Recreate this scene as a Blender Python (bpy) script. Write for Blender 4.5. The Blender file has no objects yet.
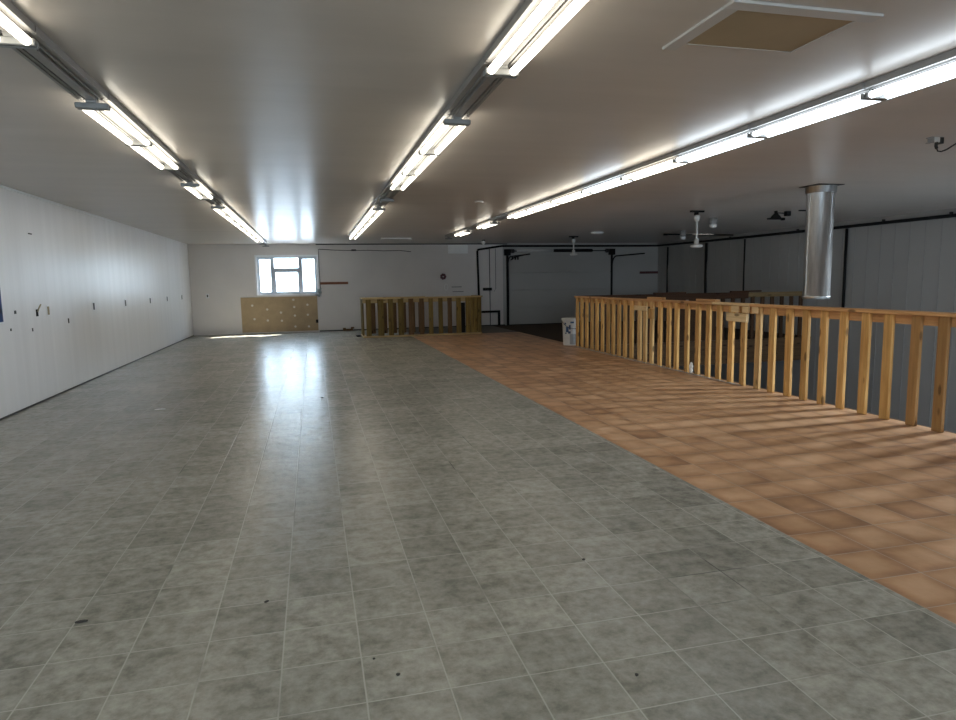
import bpy, bmesh, math, random
from mathutils import Vector, Matrix
random.seed(7)
S = bpy.context.scene
COL = S.collection
CEIL = 2.66

# ------------------------------------------------------------------ mesh helpers
def new():
    return bmesh.new()

def box(bm, x0, x1, y0, y1, z0, z1, bev=0.0, mi=0):
    m = Matrix.Translation(((x0+x1)/2, (y0+y1)/2, (z0+z1)/2)) @ Matrix.Diagonal((x1-x0, y1-y0, z1-z0, 1))
    r = bmesh.ops.create_cube(bm, size=1.0, matrix=m)
    fs = set(f for v in r['verts'] for f in v.link_faces)
    for f in fs: f.material_index = mi
    if bev > 0:
        es = list(set(e for v in r['verts'] for e in v.link_edges))
        bmesh.ops.bevel(bm, geom=es, offset=bev, segments=1, affect='EDGES')
    return bm

def obox(bm, mat4, sx, sy, sz, bev=0.0):
    r = bmesh.ops.create_cube(bm, size=1.0, matrix=mat4 @ Matrix.Diagonal((sx, sy, sz, 1)))
    if bev > 0:
        es = list(set(e for v in r['verts'] for e in v.link_edges))
        bmesh.ops.bevel(bm, geom=es, offset=bev, segments=1, affect='EDGES')
    return bm

def lathe(bm, prof, cx=0, cy=0, n=24, mi=0):
    """prof: list of (r, z); revolve about the vertical through (cx, cy)"""
    rings = []
    for r, z in prof:
        if r < 1e-6:
            rings.append([bm.verts.new((cx, cy, z))])
        else:
            rings.append([bm.verts.new((cx+r*math.cos(2*math.pi*i/n), cy+r*math.sin(2*math.pi*i/n), z)) for i in range(n)])
    for a, b in zip(rings, rings[1:]):
        for i in range(n):
            j = (i+1) % n
            if len(a) == 1 and len(b) == 1: continue
            if len(a) == 1: f = bm.faces.new((a[0], b[i], b[j]))
            elif len(b) == 1: f = bm.faces.new((a[i], a[j], b[0]))
            else: f = bm.faces.new((a[i], a[j], b[j], b[i]))
            f.smooth = True; f.material_index = mi
    return bm

def tube(bm, pts, r, n=10, cap=True):
    pts = [Vector(p) for p in pts]
    rings = []
    for i, p in enumerate(pts):
        if i == 0: d = pts[1]-p
        elif i == len(pts)-1: d = p-pts[i-1]
        else: d = (pts[i+1]-p).normalized()+(p-pts[i-1]).normalized()
        d.normalize()
        up = Vector((0, 0, 1)) if abs(d.z) < .9 else Vector((1, 0, 0))
        a = d.cross(up).normalized(); b = d.cross(a).normalized()
        rings.append([bm.verts.new(p+a*r*math.cos(2*math.pi*k/n)+b*r*math.sin(2*math.pi*k/n)) for k in range(n)])
    for A, B in zip(rings, rings[1:]):
        for k in range(n):
            f = bm.faces.new((A[k], A[(k+1) % n], B[(k+1) % n], B[k])); f.smooth = True
    if cap:
        bm.faces.new(rings[0]); bm.faces.new(rings[-1])
    return bm

def arc(c, r, a0, a1, plane, n=8):
    out = []
    for i in range(n+1):
        a = math.radians(a0+(a1-a0)*i/n)
        if plane == 'yz': out.append((c[0], c[1]+r*math.cos(a), c[2]+r*math.sin(a)))
        elif plane == 'xz': out.append((c[0]+r*math.cos(a), c[1], c[2]+r*math.sin(a)))
        else: out.append((c[0]+r*math.cos(a), c[1]+r*math.sin(a), c[2]))
    return out

ROOT = {}
def obj(name, bm, mat, parent=None, kind=None):
    off = ROOT.get(parent.name, Vector()) if parent else Vector()
    if off.length: bmesh.ops.translate(bm, verts=bm.verts, vec=-off)
    bmesh.ops.recalc_face_normals(bm, faces=bm.faces)
    me = bpy.data.meshes.new(name)
    bm.to_mesh(me); bm.free()
    for m in (mat if isinstance(mat, (list, tuple)) else [mat]): me.materials.append(m)
    o = bpy.data.objects.new(name, me)
    COL.objects.link(o)
    if parent: o.parent = parent; ROOT[o.name] = off
    if kind: o['kind'] = kind
    return o

def thing(name, label, cat, loc=(0, 0, 0), group=None):
    o = bpy.data.objects.new(name, None); COL.objects.link(o)
    o.empty_display_size = .1
    o.location = loc; ROOT[o.name] = Vector(loc)
    o['label'] = label; o['category'] = cat
    if group: o['group'] = group
    return o

def tag(o, label, cat, group=None):
    o['label'] = label; o['category'] = cat
    if group: o['group'] = group
    return o

def copy_tree(o, parent=None):
    c = o.copy(); COL.objects.link(c)
    if parent: c.parent = parent
    for ch in list(o.children): copy_tree(ch, c)
    return c

# ------------------------------------------------------------------ materials
def nodes(name):
    m = bpy.data.materials.new(name); m.use_nodes = True
    nt = m.node_tree
    return m, nt, nt.nodes, nt.links, nt.nodes['Principled BSDF']

def math_n(nt, op, a, b=None, c=None):
    n = nt.nodes.new('ShaderNodeMath'); n.operation = op
    for i, v in enumerate((a, b, c)):
        if v is None: continue
        if isinstance(v, (int, float)): n.inputs[i].default_value = v
        else: nt.links.new(v, n.inputs[i])
    return n.outputs[0]

def mixc(nt, fac, a, b, mode='MIX'):
    n = nt.nodes.new('ShaderNodeMix'); n.data_type = 'RGBA'; n.blend_type = mode
    for s, v in ((0, fac), (6, a), (7, b)):
        if isinstance(v, (int, float)): n.inputs[s].default_value = v
        elif isinstance(v, tuple): n.inputs[s].default_value = (*v, 1)
        else: nt.links.new(v, n.inputs[s])
    return n.outputs[2]

def noise(nt, vec, scale, detail=4, rough=.6, dim='3D'):
    n = nt.nodes.new('ShaderNodeTexNoise'); n.inputs['Scale'].default_value = scale
    n.inputs['Detail'].default_value = detail; n.inputs['Roughness'].default_value = rough
    if vec is not None: nt.links.new(vec, n.inputs['Vector'])
    return n.outputs[0]

def mapping(nt, scale=(1, 1, 1), rnd=False):
    tc = nt.nodes.new('ShaderNodeTexCoord')
    mp = nt.nodes.new('ShaderNodeMapping'); mp.inputs['Scale'].default_value = scale
    nt.links.new(tc.outputs['Object'], mp.inputs['Vector'])
    if rnd:
        oi = nt.nodes.new('ShaderNodeObjectInfo')
        cb = nt.nodes.new('ShaderNodeCombineXYZ')
        r = math_n(nt, 'MULTIPLY', oi.outputs['Random'], 57.0)
        for i in range(3): nt.links.new(r, cb.inputs[i])
        nt.links.new(cb.outputs[0], mp.inputs['Location'])
        return mp.outputs[0], oi.outputs['Random']
    return mp.outputs[0]

def ramp(nt, fac, stops):
    n = nt.nodes.new('ShaderNodeValToRGB')
    e = n.color_ramp.elements
    while len(e) > 1: e.remove(e[0])
    e[0].position = stops[0][0]; e[0].color = (*stops[0][1], 1)
    for p, c in stops[1:]:
        k = e.new(p); k.color = (*c, 1)
    nt.links.new(fac, n.inputs[0])
    return n.outputs[0]

def bump(nt, h, strength, dist=.01):
    b = nt.nodes.new('ShaderNodeBump'); b.inputs['Strength'].default_value = strength
    b.inputs['Distance'].default_value = dist
    nt.links.new(h, b.inputs['Height'])
    return b.outputs[0]

def plain(name, col, rough=.5, metal=0.0, spec=.5, var=.12, scale=14):
    m, nt, N, L, P = nodes(name)
    f = noise(nt, mapping(nt), scale)
    c2 = tuple(min(1, c*(1-var)) for c in col); c3 = tuple(min(1, c*(1+var)) for c in col)
    L.new(ramp(nt, f, [(.3, c2), (.7, c3)]), P.inputs['Base Color'])
    P.inputs['Roughness'].default_value = rough; P.inputs['Metallic'].default_value = metal
    P.inputs['Specular IOR Level'].default_value = spec
    return m

def wood(name, dark, light, axis='z', rough=.6, rvar=.35, knots=True):
    m, nt, N, L, P = nodes(name)
    sc = {'x': (1.6, 34, 34), 'y': (34, 1.6, 34), 'z': (34, 34, 1.6)}[axis]
    v, rnd = mapping(nt, sc, True)
    f = noise(nt, v, 1.0, 5, .65)
    c = ramp(nt, f, [(.3, dark), (.52, tuple((a+b)/2 for a, b in zip(dark, light))), (.72, light)])
    if knots:
        vo = nt.nodes.new('ShaderNodeTexVoronoi'); vo.inputs['Scale'].default_value = 1.0
        ks = {'x': (3, 9, 9), 'y': (9, 3, 9), 'z': (9, 9, 3)}[axis]
        L.new(mapping(nt, ks, True)[0], vo.inputs['Vector'])
        k = nt.nodes.new('ShaderNodeMapRange'); L.new(vo.outputs['Distance'], k.inputs[0])
        k.inputs[1].default_value = .12; k.inputs[2].default_value = .2; k.inputs[3].default_value = .8; k.inputs[4].default_value = 0
        c = mixc(nt, k.outputs[0], c, tuple(d*.3 for d in dark))
    g = math_n(nt, 'MULTIPLY_ADD', rnd, rvar, 1-rvar/2)
    cb = nt.nodes.new('ShaderNodeCombineXYZ')
    for i in range(3): L.new(g, cb.inputs[i])
    L.new(mixc(nt, 1.0, c, cb.outputs[0], 'MULTIPLY'), P.inputs['Base Color'])
    P.inputs['Roughness'].default_value = rough; P.inputs['Specular IOR Level'].default_value = .15
    L.new(bump(nt, f, .25, .004), P.inputs['Normal'])
    return m

def emit(name, col, strength):
    m, nt, N, L, P = nodes(name)
    P.inputs['Base Color'].default_value = (.9, .9, .9, 1)
    P.inputs['Emission Color'].default_value = (*col, 1)
    P.inputs['Emission Strength'].default_value = strength
    return m

def tile(name, x0, y0, px, py, kind):
    m, nt, N, L, P = nodes(name)
    tc = N.new('ShaderNodeTexCoord'); sp = N.new('ShaderNodeSeparateXYZ')
    L.new(tc.outputs['Object'], sp.inputs[0])
    u = math_n(nt, 'DIVIDE', math_n(nt, 'SUBTRACT', sp.outputs[0], x0), px)
    v = math_n(nt, 'DIVIDE', math_n(nt, 'SUBTRACT', sp.outputs[1], y0), py)
    iu, iv = math_n(nt, 'FLOOR', u), math_n(nt, 'FLOOR', v)
    fu, fv = math_n(nt, 'FRACT', u), math_n(nt, 'FRACT', v)
    du = math_n(nt, 'MINIMUM', fu, math_n(nt, 'SUBTRACT', 1.0, fu))
    dv = math_n(nt, 'MINIMUM', fv, math_n(nt, 'SUBTRACT', 1.0, fv))
    d = math_n(nt, 'MINIMUM', du, dv)
    ids = N.new('ShaderNodeCombineXYZ'); L.new(iu, ids.inputs[0]); L.new(iv, ids.inputs[1])
    wn = N.new('ShaderNodeTexWhiteNoise'); L.new(ids.outputs[0], wn.inputs['Vector'])
    # pattern coordinates shifted per tile
    ad = N.new('ShaderNodeVectorMath'); ad.operation = 'MULTIPLY_ADD'
    L.new(wn.outputs['Color'], ad.inputs[0]); ad.inputs[1].default_value = (40, 40, 0)
    L.new(tc.outputs['Object'], ad.inputs[2])
    def mr(x, a, b, c, e, smooth=True):
        k = N.new('ShaderNodeMapRange'); k.interpolation_type = 'SMOOTHSTEP' if smooth else 'LINEAR'
        L.new(x, k.inputs[0])
        for i, q in enumerate((a, b, c, e)): k.inputs[i+1].default_value = q
        return k.outputs[0]
    grout = mr(d, .007, .014, 1, 0)
    big = noise(nt, tc.outputs['Object'], .55, 3)
    if kind == 'grey':
        a = noise(nt, ad.outputs[0], 12, 8, .72)
        b = noise(nt, ad.outputs[0], 3.0, 4, .6)
        f = math_n(nt, 'ADD', math_n(nt, 'MULTIPLY', a, .75), math_n(nt, 'MULTIPLY', b, .25))
        c = ramp(nt, f, [(.37, GREY[0]), (.5, GREY[1]), (.63, GREY[2])])
        g = math_n(nt, 'ADD', math_n(nt, 'MULTIPLY', wn.outputs['Value'], .26), math_n(nt, 'MULTIPLY_ADD', big, .34, .70))
        gc = GREY[3]
        # some joints are dirty, others pale
        jn = noise(nt, tc.outputs['Object'], 1.3, 2)
        grc = ramp(nt, jn, [(.3, (.06, .06, .055)), (.42, gc), (.7, tuple(min(1, q*1.12) for q in gc))])
        gm = math_n(nt, 'MULTIPLY', grout, .75)
        P.inputs['Roughness'].default_value = .27
    else:
        a = noise(nt, ad.outputs[0], 5, 6, .6)
        b = noise(nt, ad.outputs[0], 2.2, 3, .5)
        ed = mr(d, .0, .32, 0, 1)
        f = math_n(nt, 'ADD', math_n(nt, 'MULTIPLY', a, .35), math_n(nt, 'MULTIPLY', b, .75))
        f = math_n(nt, 'ADD', f, math_n(nt, 'MULTIPLY_ADD', ed, .16, -.12))
        f = math_n(nt, 'ADD', f, math_n(nt, 'MULTIPLY_ADD', wn.outputs['Value'], .14, -.07))
        c = ramp(nt, f, [(.30, BROWN[0]), (.5, BROWN[1]), (.72, BROWN[2])])
        g = math_n(nt, 'ADD', math_n(nt, 'MULTIPLY', wn.outputs['Value'], .1), math_n(nt, 'MULTIPLY_ADD', big, .2, .85))
        grc = (.50, .42, .34)
        gm = math_n(nt, 'MULTIPLY', grout, .75)
        P.inputs['Roughness'].default_value = .34
    cb = N.new('ShaderNodeCombineXYZ')
    for i in range(3): L.new(g, cb.inputs[i])
    c = mixc(nt, 1.0, c, cb.outputs[0], 'MULTIPLY')
    c = mixc(nt, gm, c, grc)
    L.new(c, P.inputs['Base Color'])
    h = math_n(nt, 'ADD', math_n(nt, 'MULTIPLY', a, .5), math_n(nt, 'MULTIPLY', grout, -.6))
    w = noise(nt, tc.outputs['Object'], 2.6, 2)
    w2 = noise(nt, tc.outputs['Object'], 12, 3)
    h = math_n(nt, 'ADD', h, math_n(nt, 'MULTIPLY', w, 2.0))
    h = math_n(nt, 'ADD', h, math_n(nt, 'MULTIPLY', w2, 1.6))
    L.new(bump(nt, h, .5, .0035), P.inputs['Normal'])
    P.inputs['Specular IOR Level'].default_value = .22
    return m

GREY = [(.215, .205, .172), (.325, .312, .265), (.42, .404, .348), (.48, .465, .405)]
BROWN = [(.31, .16, .085), (.51, .29, .155), (.66, .42, .25)]

M = {}
M['tile_grey'] = tile('grey_tile', .1208, 2.170, .2993, .2865, 'grey')
M['tile_brown'] = tile('terracotta_tile', 2.55, 2.170, .2930, .2865, 'brown')

def painted(name, col, rough, mottle=.06, bstr=.15, stretch=(1, 1, 1), spec=.5, bscale=1.2, marks=0.0):
    m, nt, N, L, P = nodes(name)
    v = mapping(nt, stretch)
    a = noise(nt, v, bscale, 5, .55)
    c = ramp(nt, a, [(.3, tuple(q*(1-mottle) for q in col)), (.7, tuple(min(1, q*(1+mottle)) for q in col))])
    if marks:
        s = noise(nt, mapping(nt, (1, 1, 1)), 9, 6, .75)
        c = mixc(nt, math_n(nt, 'MULTIPLY', math_n(nt, 'GREATER_THAN', s, .735), marks), c, (.12, .11, .10))
    L.new(c, P.inputs['Base Color'])
    P.inputs['Roughness'].default_value = rough; P.inputs['Specular IOR Level'].default_value = spec
    L.new(bump(nt, a, bstr, .01), P.inputs['Normal'])
    return m

M['ceiling'] = painted('ceiling_gloss_paint', (.58, .53, .48), .28, .05, .35, (.35, 1.8, 1), .2, 1.6)
M['wall_left'] = painted('white_gloss_wall', (.79, .79, .80), .36, .045, .5, (1, 2.6, .10), .4, 2.0, .35)
M['wall_back'] = painted('offwhite_wall', (.69, .65, .625), .55, .04, .1, (1, 1, 1), .4, 1.2, .3)
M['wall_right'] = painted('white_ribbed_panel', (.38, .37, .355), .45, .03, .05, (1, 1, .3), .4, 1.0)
M['wall_low'] = plain('lower_concrete', (.20, .21, .22), .8)
M['joist'] = wood('joist_wood', (.06, .034, .017), (.11, .065, .033), 'x')
M['casing'] = painted('white_casing', (.80, .82, .84), .4, .02, .02)
M['vinyl'] = plain('white_window_vinyl', (.52, .56, .62), .35, var=.03)
M['white_metal'] = plain('white_enamel', (.62, .61, .58), .35, var=.05)
M['grey_metal'] = plain('fixture_grey_enamel', (.27, .26, .25), .38, var=.08)
M['bar_metal'] = plain('socket_bar_enamel', (.27, .27, .26), .4, .1)
M['dark_metal'] = plain('dark_bracket_metal', (.04, .04, .038), .5, .0, spec=.2)
M['black'] = plain('black_iron', (.010, .010, .010), .6, spec=.12)
M['black_rubber'] = plain('black_cord', (.015, .014, .013), .6)
M['pine_z'] = wood('pine_upright', (.40, .195, .055), (.74, .44, .155), 'z')
M['pine_old'] = wood('weathered_pine_upright', (.24, .125, .045), (.38, .205, .075), 'z')
M['pine_y'] = wood('pine_rail', (.40, .20, .08), (.62, .345, .145), 'y')
M['pine_pale'] = wood('pale_pine_block', (.55, .38, .19), (.75, .55, .30), 'y', rvar=.1)
M['pine_pale_z'] = wood('pale_pine_upright', (.46, .26, .095), (.74, .48, .21), 'z')
M['treated_z'] = wood('green_treated_upright', (.11, .07, .02), (.27, .19, .06), 'z', rvar=.5)
M['treated_brown'] = wood('brown_treated_upright', (.10, .055, .025), (.19, .115, .055), 'z')
M['treated_x'] = wood('green_treated_rail', (.38, .27, .13), (.56, .42, .22), 'x', rvar=.1)
M['treated_y'] = wood('green_treated_side_rail', (.38, .27, .13), (.56, .42, .22), 'y', rvar=.1)
M['dark_x'] = wood('dark_brown_beam', (.04, .018, .009), (.075, .035, .017), 'x', rvar=.2)
M['olive_x'] = wood('olive_brown_beam', (.15, .10, .045), (.24, .165, .08), 'x', rvar=.1)
M['dark_z'] = wood('dark_brown_upright', (.045, .022, .011), (.085, .045, .022), 'z')
M['kraft'] = plain('kraft_drywall_face', (.42, .31, .185), .85, var=.1, scale=5)
M['mud'] = plain('joint_compound', (.72, .68, .60), .9)
M['redwood'] = wood('red_brown_strip', (.16, .065, .035), (.27, .12, .07), 'x', knots=False)
M['maroon'] = plain('maroon_plastic', (.085, .018, .020), .45)
M['brass'] = plain('tan_opening', (.34, .28, .17), .7)
M['socket_black'] = plain('black_opening', (.012, .012, .012), .8, spec=.1)
M['board_white'] = plain('blank_white_board', (.86, .85, .83), .5, var=.02)
M['blue'] = plain('blue_poster', (.015, .045, .15), .6, spec=.2, var=.9, scale=7)
M['poster_edge'] = plain('white_poster_frame', (.8, .82, .85), .4, var=.02)
M['bucket'] = plain('white_pail_plastic', (.66, .66, .64), .4, var=.05)
M['bucket_grey'] = plain('grey_label_band', (.33, .34, .34), .5, var=.08)
M['bucket_blue'] = plain('dark_blue_label_print', (.03, .07, .16), .5)
M['paper'] = plain('crumpled_white_paper', (.80, .79, .76), .8)
M['dust'] = plain('dusty_grey_strip', (.42, .38, .33), .9)
M['subfloor'] = plain('dark_subfloor', (.075, .056, .042), .8, var=.2, spec=.1)
M['dull'] = plain('dull_grey_floor', (.17, .16, .145), .8, var=.2)
M['seam'] = plain('panel_seam', (.33, .325, .315), .7)
M['scrap'] = plain('dark_scrap', (.035, .03, .025), .8)
M['hatch'] = plain('tan_hatch_board', (.36, .27, .16), .8, var=.05, scale=3)
M['trim'] = painted('white_trim_paint', (.52, .50, .475), .4, .03, .05)
M['teal_plastic'] = plain('pale_teal_plastic', (.42, .50, .52), .4)
M['door'] = painted('door_and_shaded_wall_grey', (.40, .39, .37), .5, .03, .03)
M['ground'] = plain('pale_gravel', (.55, .54, .52), .9, var=.15, scale=20)
M['fence'] = plain('galvanised_wire', (.45, .47, .48), .4, .8)
M['hedge'] = plain('hedge_leaves', (.12, .17, .08), .8, var=.5, scale=4)

# galvanised duct: streaky metal
m, nt, N, L, P = nodes('galvanised_sheet')
f = noise(nt, mapping(nt, (9, 9, .9)), 2.2, 6, .6)
L.new(ramp(nt, f, [(.3, (.33, .335, .335)), (.7, (.55, .55, .54))]), P.inputs['Base Color'])
P.inputs['Metallic'].default_value = 1.0
r_ = N.new('ShaderNodeMapRange'); L.new(f, r_.inputs[0]); r_.inputs[3].default_value = .26; r_.inputs[4].default_value = .46
L.new(r_.outputs[0], P.inputs['Roughness'])
L.new(bump(nt, f, .2, .01), P.inputs['Normal'])
M['galv'] = m

# window glass: thin pane, mostly clear with a mirror reflection
m = bpy.data.materials.new('window_glass'); m.use_nodes = True
nt = m.node_tree; nt.nodes.clear()
o_ = nt.nodes.new('ShaderNodeOutputMaterial'); t_ = nt.nodes.new('ShaderNodeBsdfTransparent'); g_ = nt.nodes.new('ShaderNodeBsdfGlossy')
g_.inputs['Roughness'].default_value = .02; t_.inputs['Color'].default_value = (.95, .97, .97, 1)
x_ = nt.nodes.new('ShaderNodeMixShader'); x_.inputs[0].default_value = .06
nt.links.new(t_.outputs[0], x_.inputs[1]); nt.links.new(g_.outputs[0], x_.inputs[2]); nt.links.new(x_.outputs[0], o_.inputs[0])
M['glass'] = m

TUBE = 4.0
M['tube_warm'] = emit('lit_tube_warm', (1.0, .93, .78), TUBE)
M['tube_cool'] = emit('lit_tube_daylight', (.80, .91, 1.0), TUBE*1.1)

# ------------------------------------------------------------------ the setting
XL, XR, YB, YF = -3.46, 11.65, 20.7, -5.0
RX = 5.56                     # face of the railing
# floor, holes: (1) the big stair opening beside the right wall, (2) the stair well inside the small enclosure
bm = new()
T = -.28
box(bm, XL, 2.55, YF, 17.80, T, 0, mi=0)
box(bm, XL, 1.36, 17.80, 18.4, T, 0, mi=0)
box(bm, XL, 2.55, 18.4, YB, T, 0, mi=0)
box(bm, 2.55, RX+.10, YF, 17.80, T, 0, mi=1)
box(bm, 4.42, RX+.10, 17.80, 18.4, T, 0, mi=3)
box(bm, 2.55, RX+.10, 18.4, YB, T, 0, mi=3)
box(bm, RX+.10, XR, 13.45, YB, T, 0, mi=2)
box(bm, RX+.10, XR, YF, 1.2, T, 0, mi=1)
obj('floor', bm, [M['tile_grey'], M['tile_brown'], M['subfloor'], M['dull']], kind='structure')

bm = new(); box(bm, XL-.2, XR+.2, YF-.2, YB+.2, CEIL, CEIL+.2); obj('ceiling', bm, M['ceiling'], kind='structure')
bm = new(); box(bm, XL-.15, XL, YF-.15, YB+.15, -.28, CEIL); obj('wall_left', bm, M['wall_left'], kind='structure')
# back wall with the window hole
WX0, WX1, WZ0, WZ1 = -1.585, .16, 1.16, 2.285
bm = new()
box(bm, XL, WX0, YB, YB+.18, -2.8, CEIL); box(bm, WX1, 6.05, YB, YB+.18, -2.8, CEIL); box(bm, 6.05, XR+.15, YB, YB+.18, -2.8, CEIL, 0, 1)  # right part coloured door grey to stand in for the weaker light there
box(bm, WX0, WX1, YB, YB+.18, -2.8, WZ0); box(bm, WX0, WX1, YB, YB+.18, WZ1, CEIL)
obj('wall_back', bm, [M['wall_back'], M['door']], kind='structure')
# right wall, ribbed sheet going down past the opening, with an added unseen window nearer the camera
RW = (5.35, 6.05, .75, 2.0)
bm = new()
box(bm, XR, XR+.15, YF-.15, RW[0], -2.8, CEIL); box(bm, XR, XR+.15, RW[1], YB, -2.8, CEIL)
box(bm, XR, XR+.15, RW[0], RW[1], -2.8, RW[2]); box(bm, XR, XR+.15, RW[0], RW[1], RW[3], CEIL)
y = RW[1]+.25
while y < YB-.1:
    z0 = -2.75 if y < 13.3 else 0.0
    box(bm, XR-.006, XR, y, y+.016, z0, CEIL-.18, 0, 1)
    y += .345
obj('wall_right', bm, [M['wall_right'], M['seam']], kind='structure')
FW = ((-3.2, .8),); FZ0, FZ1 = .9, 2.3
bm = new(); xa = XL-.15
for a, b in FW:
    box(bm, xa, a, YF-.15, YF, 0, CEIL); box(bm, a, b, YF-.15, YF, 0, FZ0); box(bm, a, b, YF-.15, YF, FZ1, CEIL); xa = b
box(bm, xa, XR+.15, YF-.15, YF, 0, CEIL)
obj('wall_front', bm, M['wall_back'], kind='structure')
# the level below, seen through the opening
bm = new(); box(bm, 1.0, XR+.15, -3, YB+.18, -2.95, -2.8); obj('floor', bm, M['wall_low'], kind='structure')
bm = new(); box(bm, 1.15, 7.0, -3, -2.85, -2.8, T); box(bm, 10.4, XR, -3, -2.85, -2.8, T); obj('wall_lower_front', bm, M['wall_low'], kind='structure')
bm = new(); box(bm, 1.0, 1.15, -3, YB, -2.8, T); obj('wall_lower_left', bm, M['wall_low'], kind='structure')
# rim of the opening
bm = new(); box(bm, RX+.10, XR, 13.36, 13.45, -.56, -.003); obj('trim_1', bm, M['joist'], kind='structure')
bm = new(); box(bm, RX+.10, RX+.14, 1.2, 13.36, -.30, -.003); obj('trim_2', bm, M['joist'], kind='structure')
# wall-head strip on the right wall, bead on the left wall, dark floor-edge strips
bm = new(); box(bm, XR-.02, XR, 7.2, YB, CEIL-.14, CEIL); obj('trim_3', bm, M['wall_right'], kind='structure')
bm = new(); box(bm, XL, XL+.018, 8.3, 13.2, CEIL-.03, CEIL-.004); obj('trim_4', bm, M['casing'], kind='structure')
bm = new(); box(bm, XL, XL+.012, YF, YB, 0, .018); obj('floor_gap_shade_left', bm, M['dark_metal'], kind='structure')  # dark strip standing in for the gap shading along the floor
bm = new(); box(bm, .16, 6.1, YB-.012, YB, 0, .03); obj('baseboard_back', bm, M['dark_metal'], kind='structure')
bm = new(); box(bm, .15, 6.2, YB-.02, YB, CEIL-.03, CEIL); obj('trim_5', bm, M['dark_metal'], kind='structure')

def rect_frame(bm, x0, x1, z0, z1, y0, y1, w):
    box(bm, x0, x0+w, y0, y1, z0, z1); box(bm, x1-w, x1, y0, y1, z0, z1)
    box(bm, x0+w, x1-w, y0, y1, z0, z0+w); box(bm, x0+w, x1-w, y0, y1, z1-w, z1)

# window_1 in the back wall: two narrow side lights, a transom over an opening pane
wd = thing('window_1', 'white vinyl window with four panes in the back wall', 'window', (0, 0, 0))
del wd['label'], wd['category']; wd['kind'] = 'structure'
bm = new(); rect_frame(bm, WX0, WX1, WZ0, WZ1, YB+.05, YB+.15, .045)
MX0, MX1, TZ = WX0+.46, WX1-.50, 1.90
box(bm, MX0-.04, MX0+.04, YB+.05, YB+.15, WZ0+.045, WZ1-.045)
box(bm, MX1-.04, MX1+.04, YB+.05, YB+.15, WZ0+.045, WZ1-.045)
box(bm, MX0+.04, MX1-.04, YB+.05, YB+.15, TZ-.05, TZ+.05)
obj('window_frame', bm, M['vinyl'], wd)
cells = [(WX0+.045, MX0-.04, WZ0+.045, WZ1-.045), (MX0+.04, MX1-.04, TZ+.05, WZ1-.045),
         (MX0+.04, MX1-.04, WZ0+.045, TZ-.05), (MX1+.04, WX1-.045, WZ0+.045, WZ1-.045)]
for i, (a, b, c, d) in enumerate(cells):
    e = 0
    if i != 1:
        bm = new(); rect_frame(bm, a, b, c, d, YB+.07, YB+.13, .035); obj('sash', bm, M['vinyl'], wd); e = .035
    bm = new(); box(bm, a+e, b-e, YB+.098, YB+.102, c+e, d-e); obj('pane', bm, M['glass'], wd)
bm = new(); box(bm, WX0-.03, WX1+.03, YB-.03, YB+.05, WZ0-.035, WZ0); obj('window_sill', bm, M['casing'], wd)
bm = new()
box(bm, WX0-.05, WX0, YB-.012, YB, WZ0, WZ1+.05); box(bm, WX1, WX1+.05, YB-.012, YB, WZ0, WZ1+.05)
box(bm, WX0, WX1, YB-.012, YB, WZ1, WZ1+.05)
obj('casing', bm, M['casing'], wd)

# window_2 in the right wall, beyond the frame, added to throw daylight through the railing
wd = bpy.data.objects.new('window_2', None); COL.objects.link(wd); wd['kind'] = 'structure'
bm = new()
a, b, c, d = RW
box(bm, XR+.04, XR+.12, a, a+.05, c, d); box(bm, XR+.04, XR+.12, b-.05, b, c, d)
box(bm, XR+.04, XR+.12, a+.05, b-.05, c, c+.05); box(bm, XR+.04, XR+.12, a+.05, b-.05, d-.05, d)
obj('window_frame', bm, M['vinyl'], wd)
bm = new(); box(bm, XR+.078, XR+.082, a+.05, b-.05, c+.05, d-.05); obj('pane', bm, M['glass'], wd)

# unseen window added in the wall behind the camera to brighten the room
for i, (a, b) in enumerate(FW):
    wd = bpy.data.objects.new('window_%d' % (i+3), None); COL.objects.link(wd); wd['kind'] = 'structure'
    bm = new(); rect_frame(bm, a, b, FZ0, FZ1, YF-.12, YF-.04, .05); obj('window_frame', bm, M['vinyl'], wd)
    bm = new(); box(bm, a+.05, b-.05, YF-.082, YF-.078, FZ0+.05, FZ1-.05); obj('pane', bm, M['glass'], wd)

# door_1: overhead sectional door in the back wall
dr = bpy.data.objects.new('door_1', None); COL.objects.link(dr); dr['kind'] = 'structure'
bm = new()
for i in range(4):
    box(bm, 6.26, 9.86, YB-.03, YB, .02+i*.565, .02+i*.565+.558, .006)
obj('door_panel', bm, M['door'], dr)
bm = new(); box(bm, 6.24, 9.88, YB-.035, YB-.001, .0, .02); obj('bottom_seal', bm, M['black'], dr)
def track(x):
    bm = new()
    c = (x, YB-.06-.32, 1.90)
    pts = [(x, YB-.06, .0), (x, YB-.06, 1.9)]+arc(c, .32, 0, 90, 'yz', 7)[1:]+[(x, 18.4, 2.22)]
    tube(bm, pts, .024, 6)
    obj('track', bm, M['black'], dr)
    bm = new(); box(bm, x-.035, x+.035, YB-.05, YB-.001, 0, 2.3); obj('track_angle', bm, M['black'], dr)
    bm = new(); box(bm, x-.11, x+.09, YB-.12, YB-.001, 2.27, 2.47); obj('end_bearing_plate', bm, M['black'], dr)
track(6.2); track(9.89)
bm = new(); tube(bm, [(6.2, YB-.09, 2.41), (9.89, YB-.09, 2.41)], .016, 8); obj('torsion_shaft', bm, M['black'], dr)
bm = new(); tube(bm, [(6.5, YB-.09, 2.425), (7.76, YB-.09, 2.425)], .042, 12); obj('torsion_spring', bm, M['white_metal'], dr)
bm = new(); tube(bm, [(7.78, YB-.09, 2.42), (9.15, YB-.09, 2.42)], .05, 12); obj('torsion_spring', bm, M['black'], dr)
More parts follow.
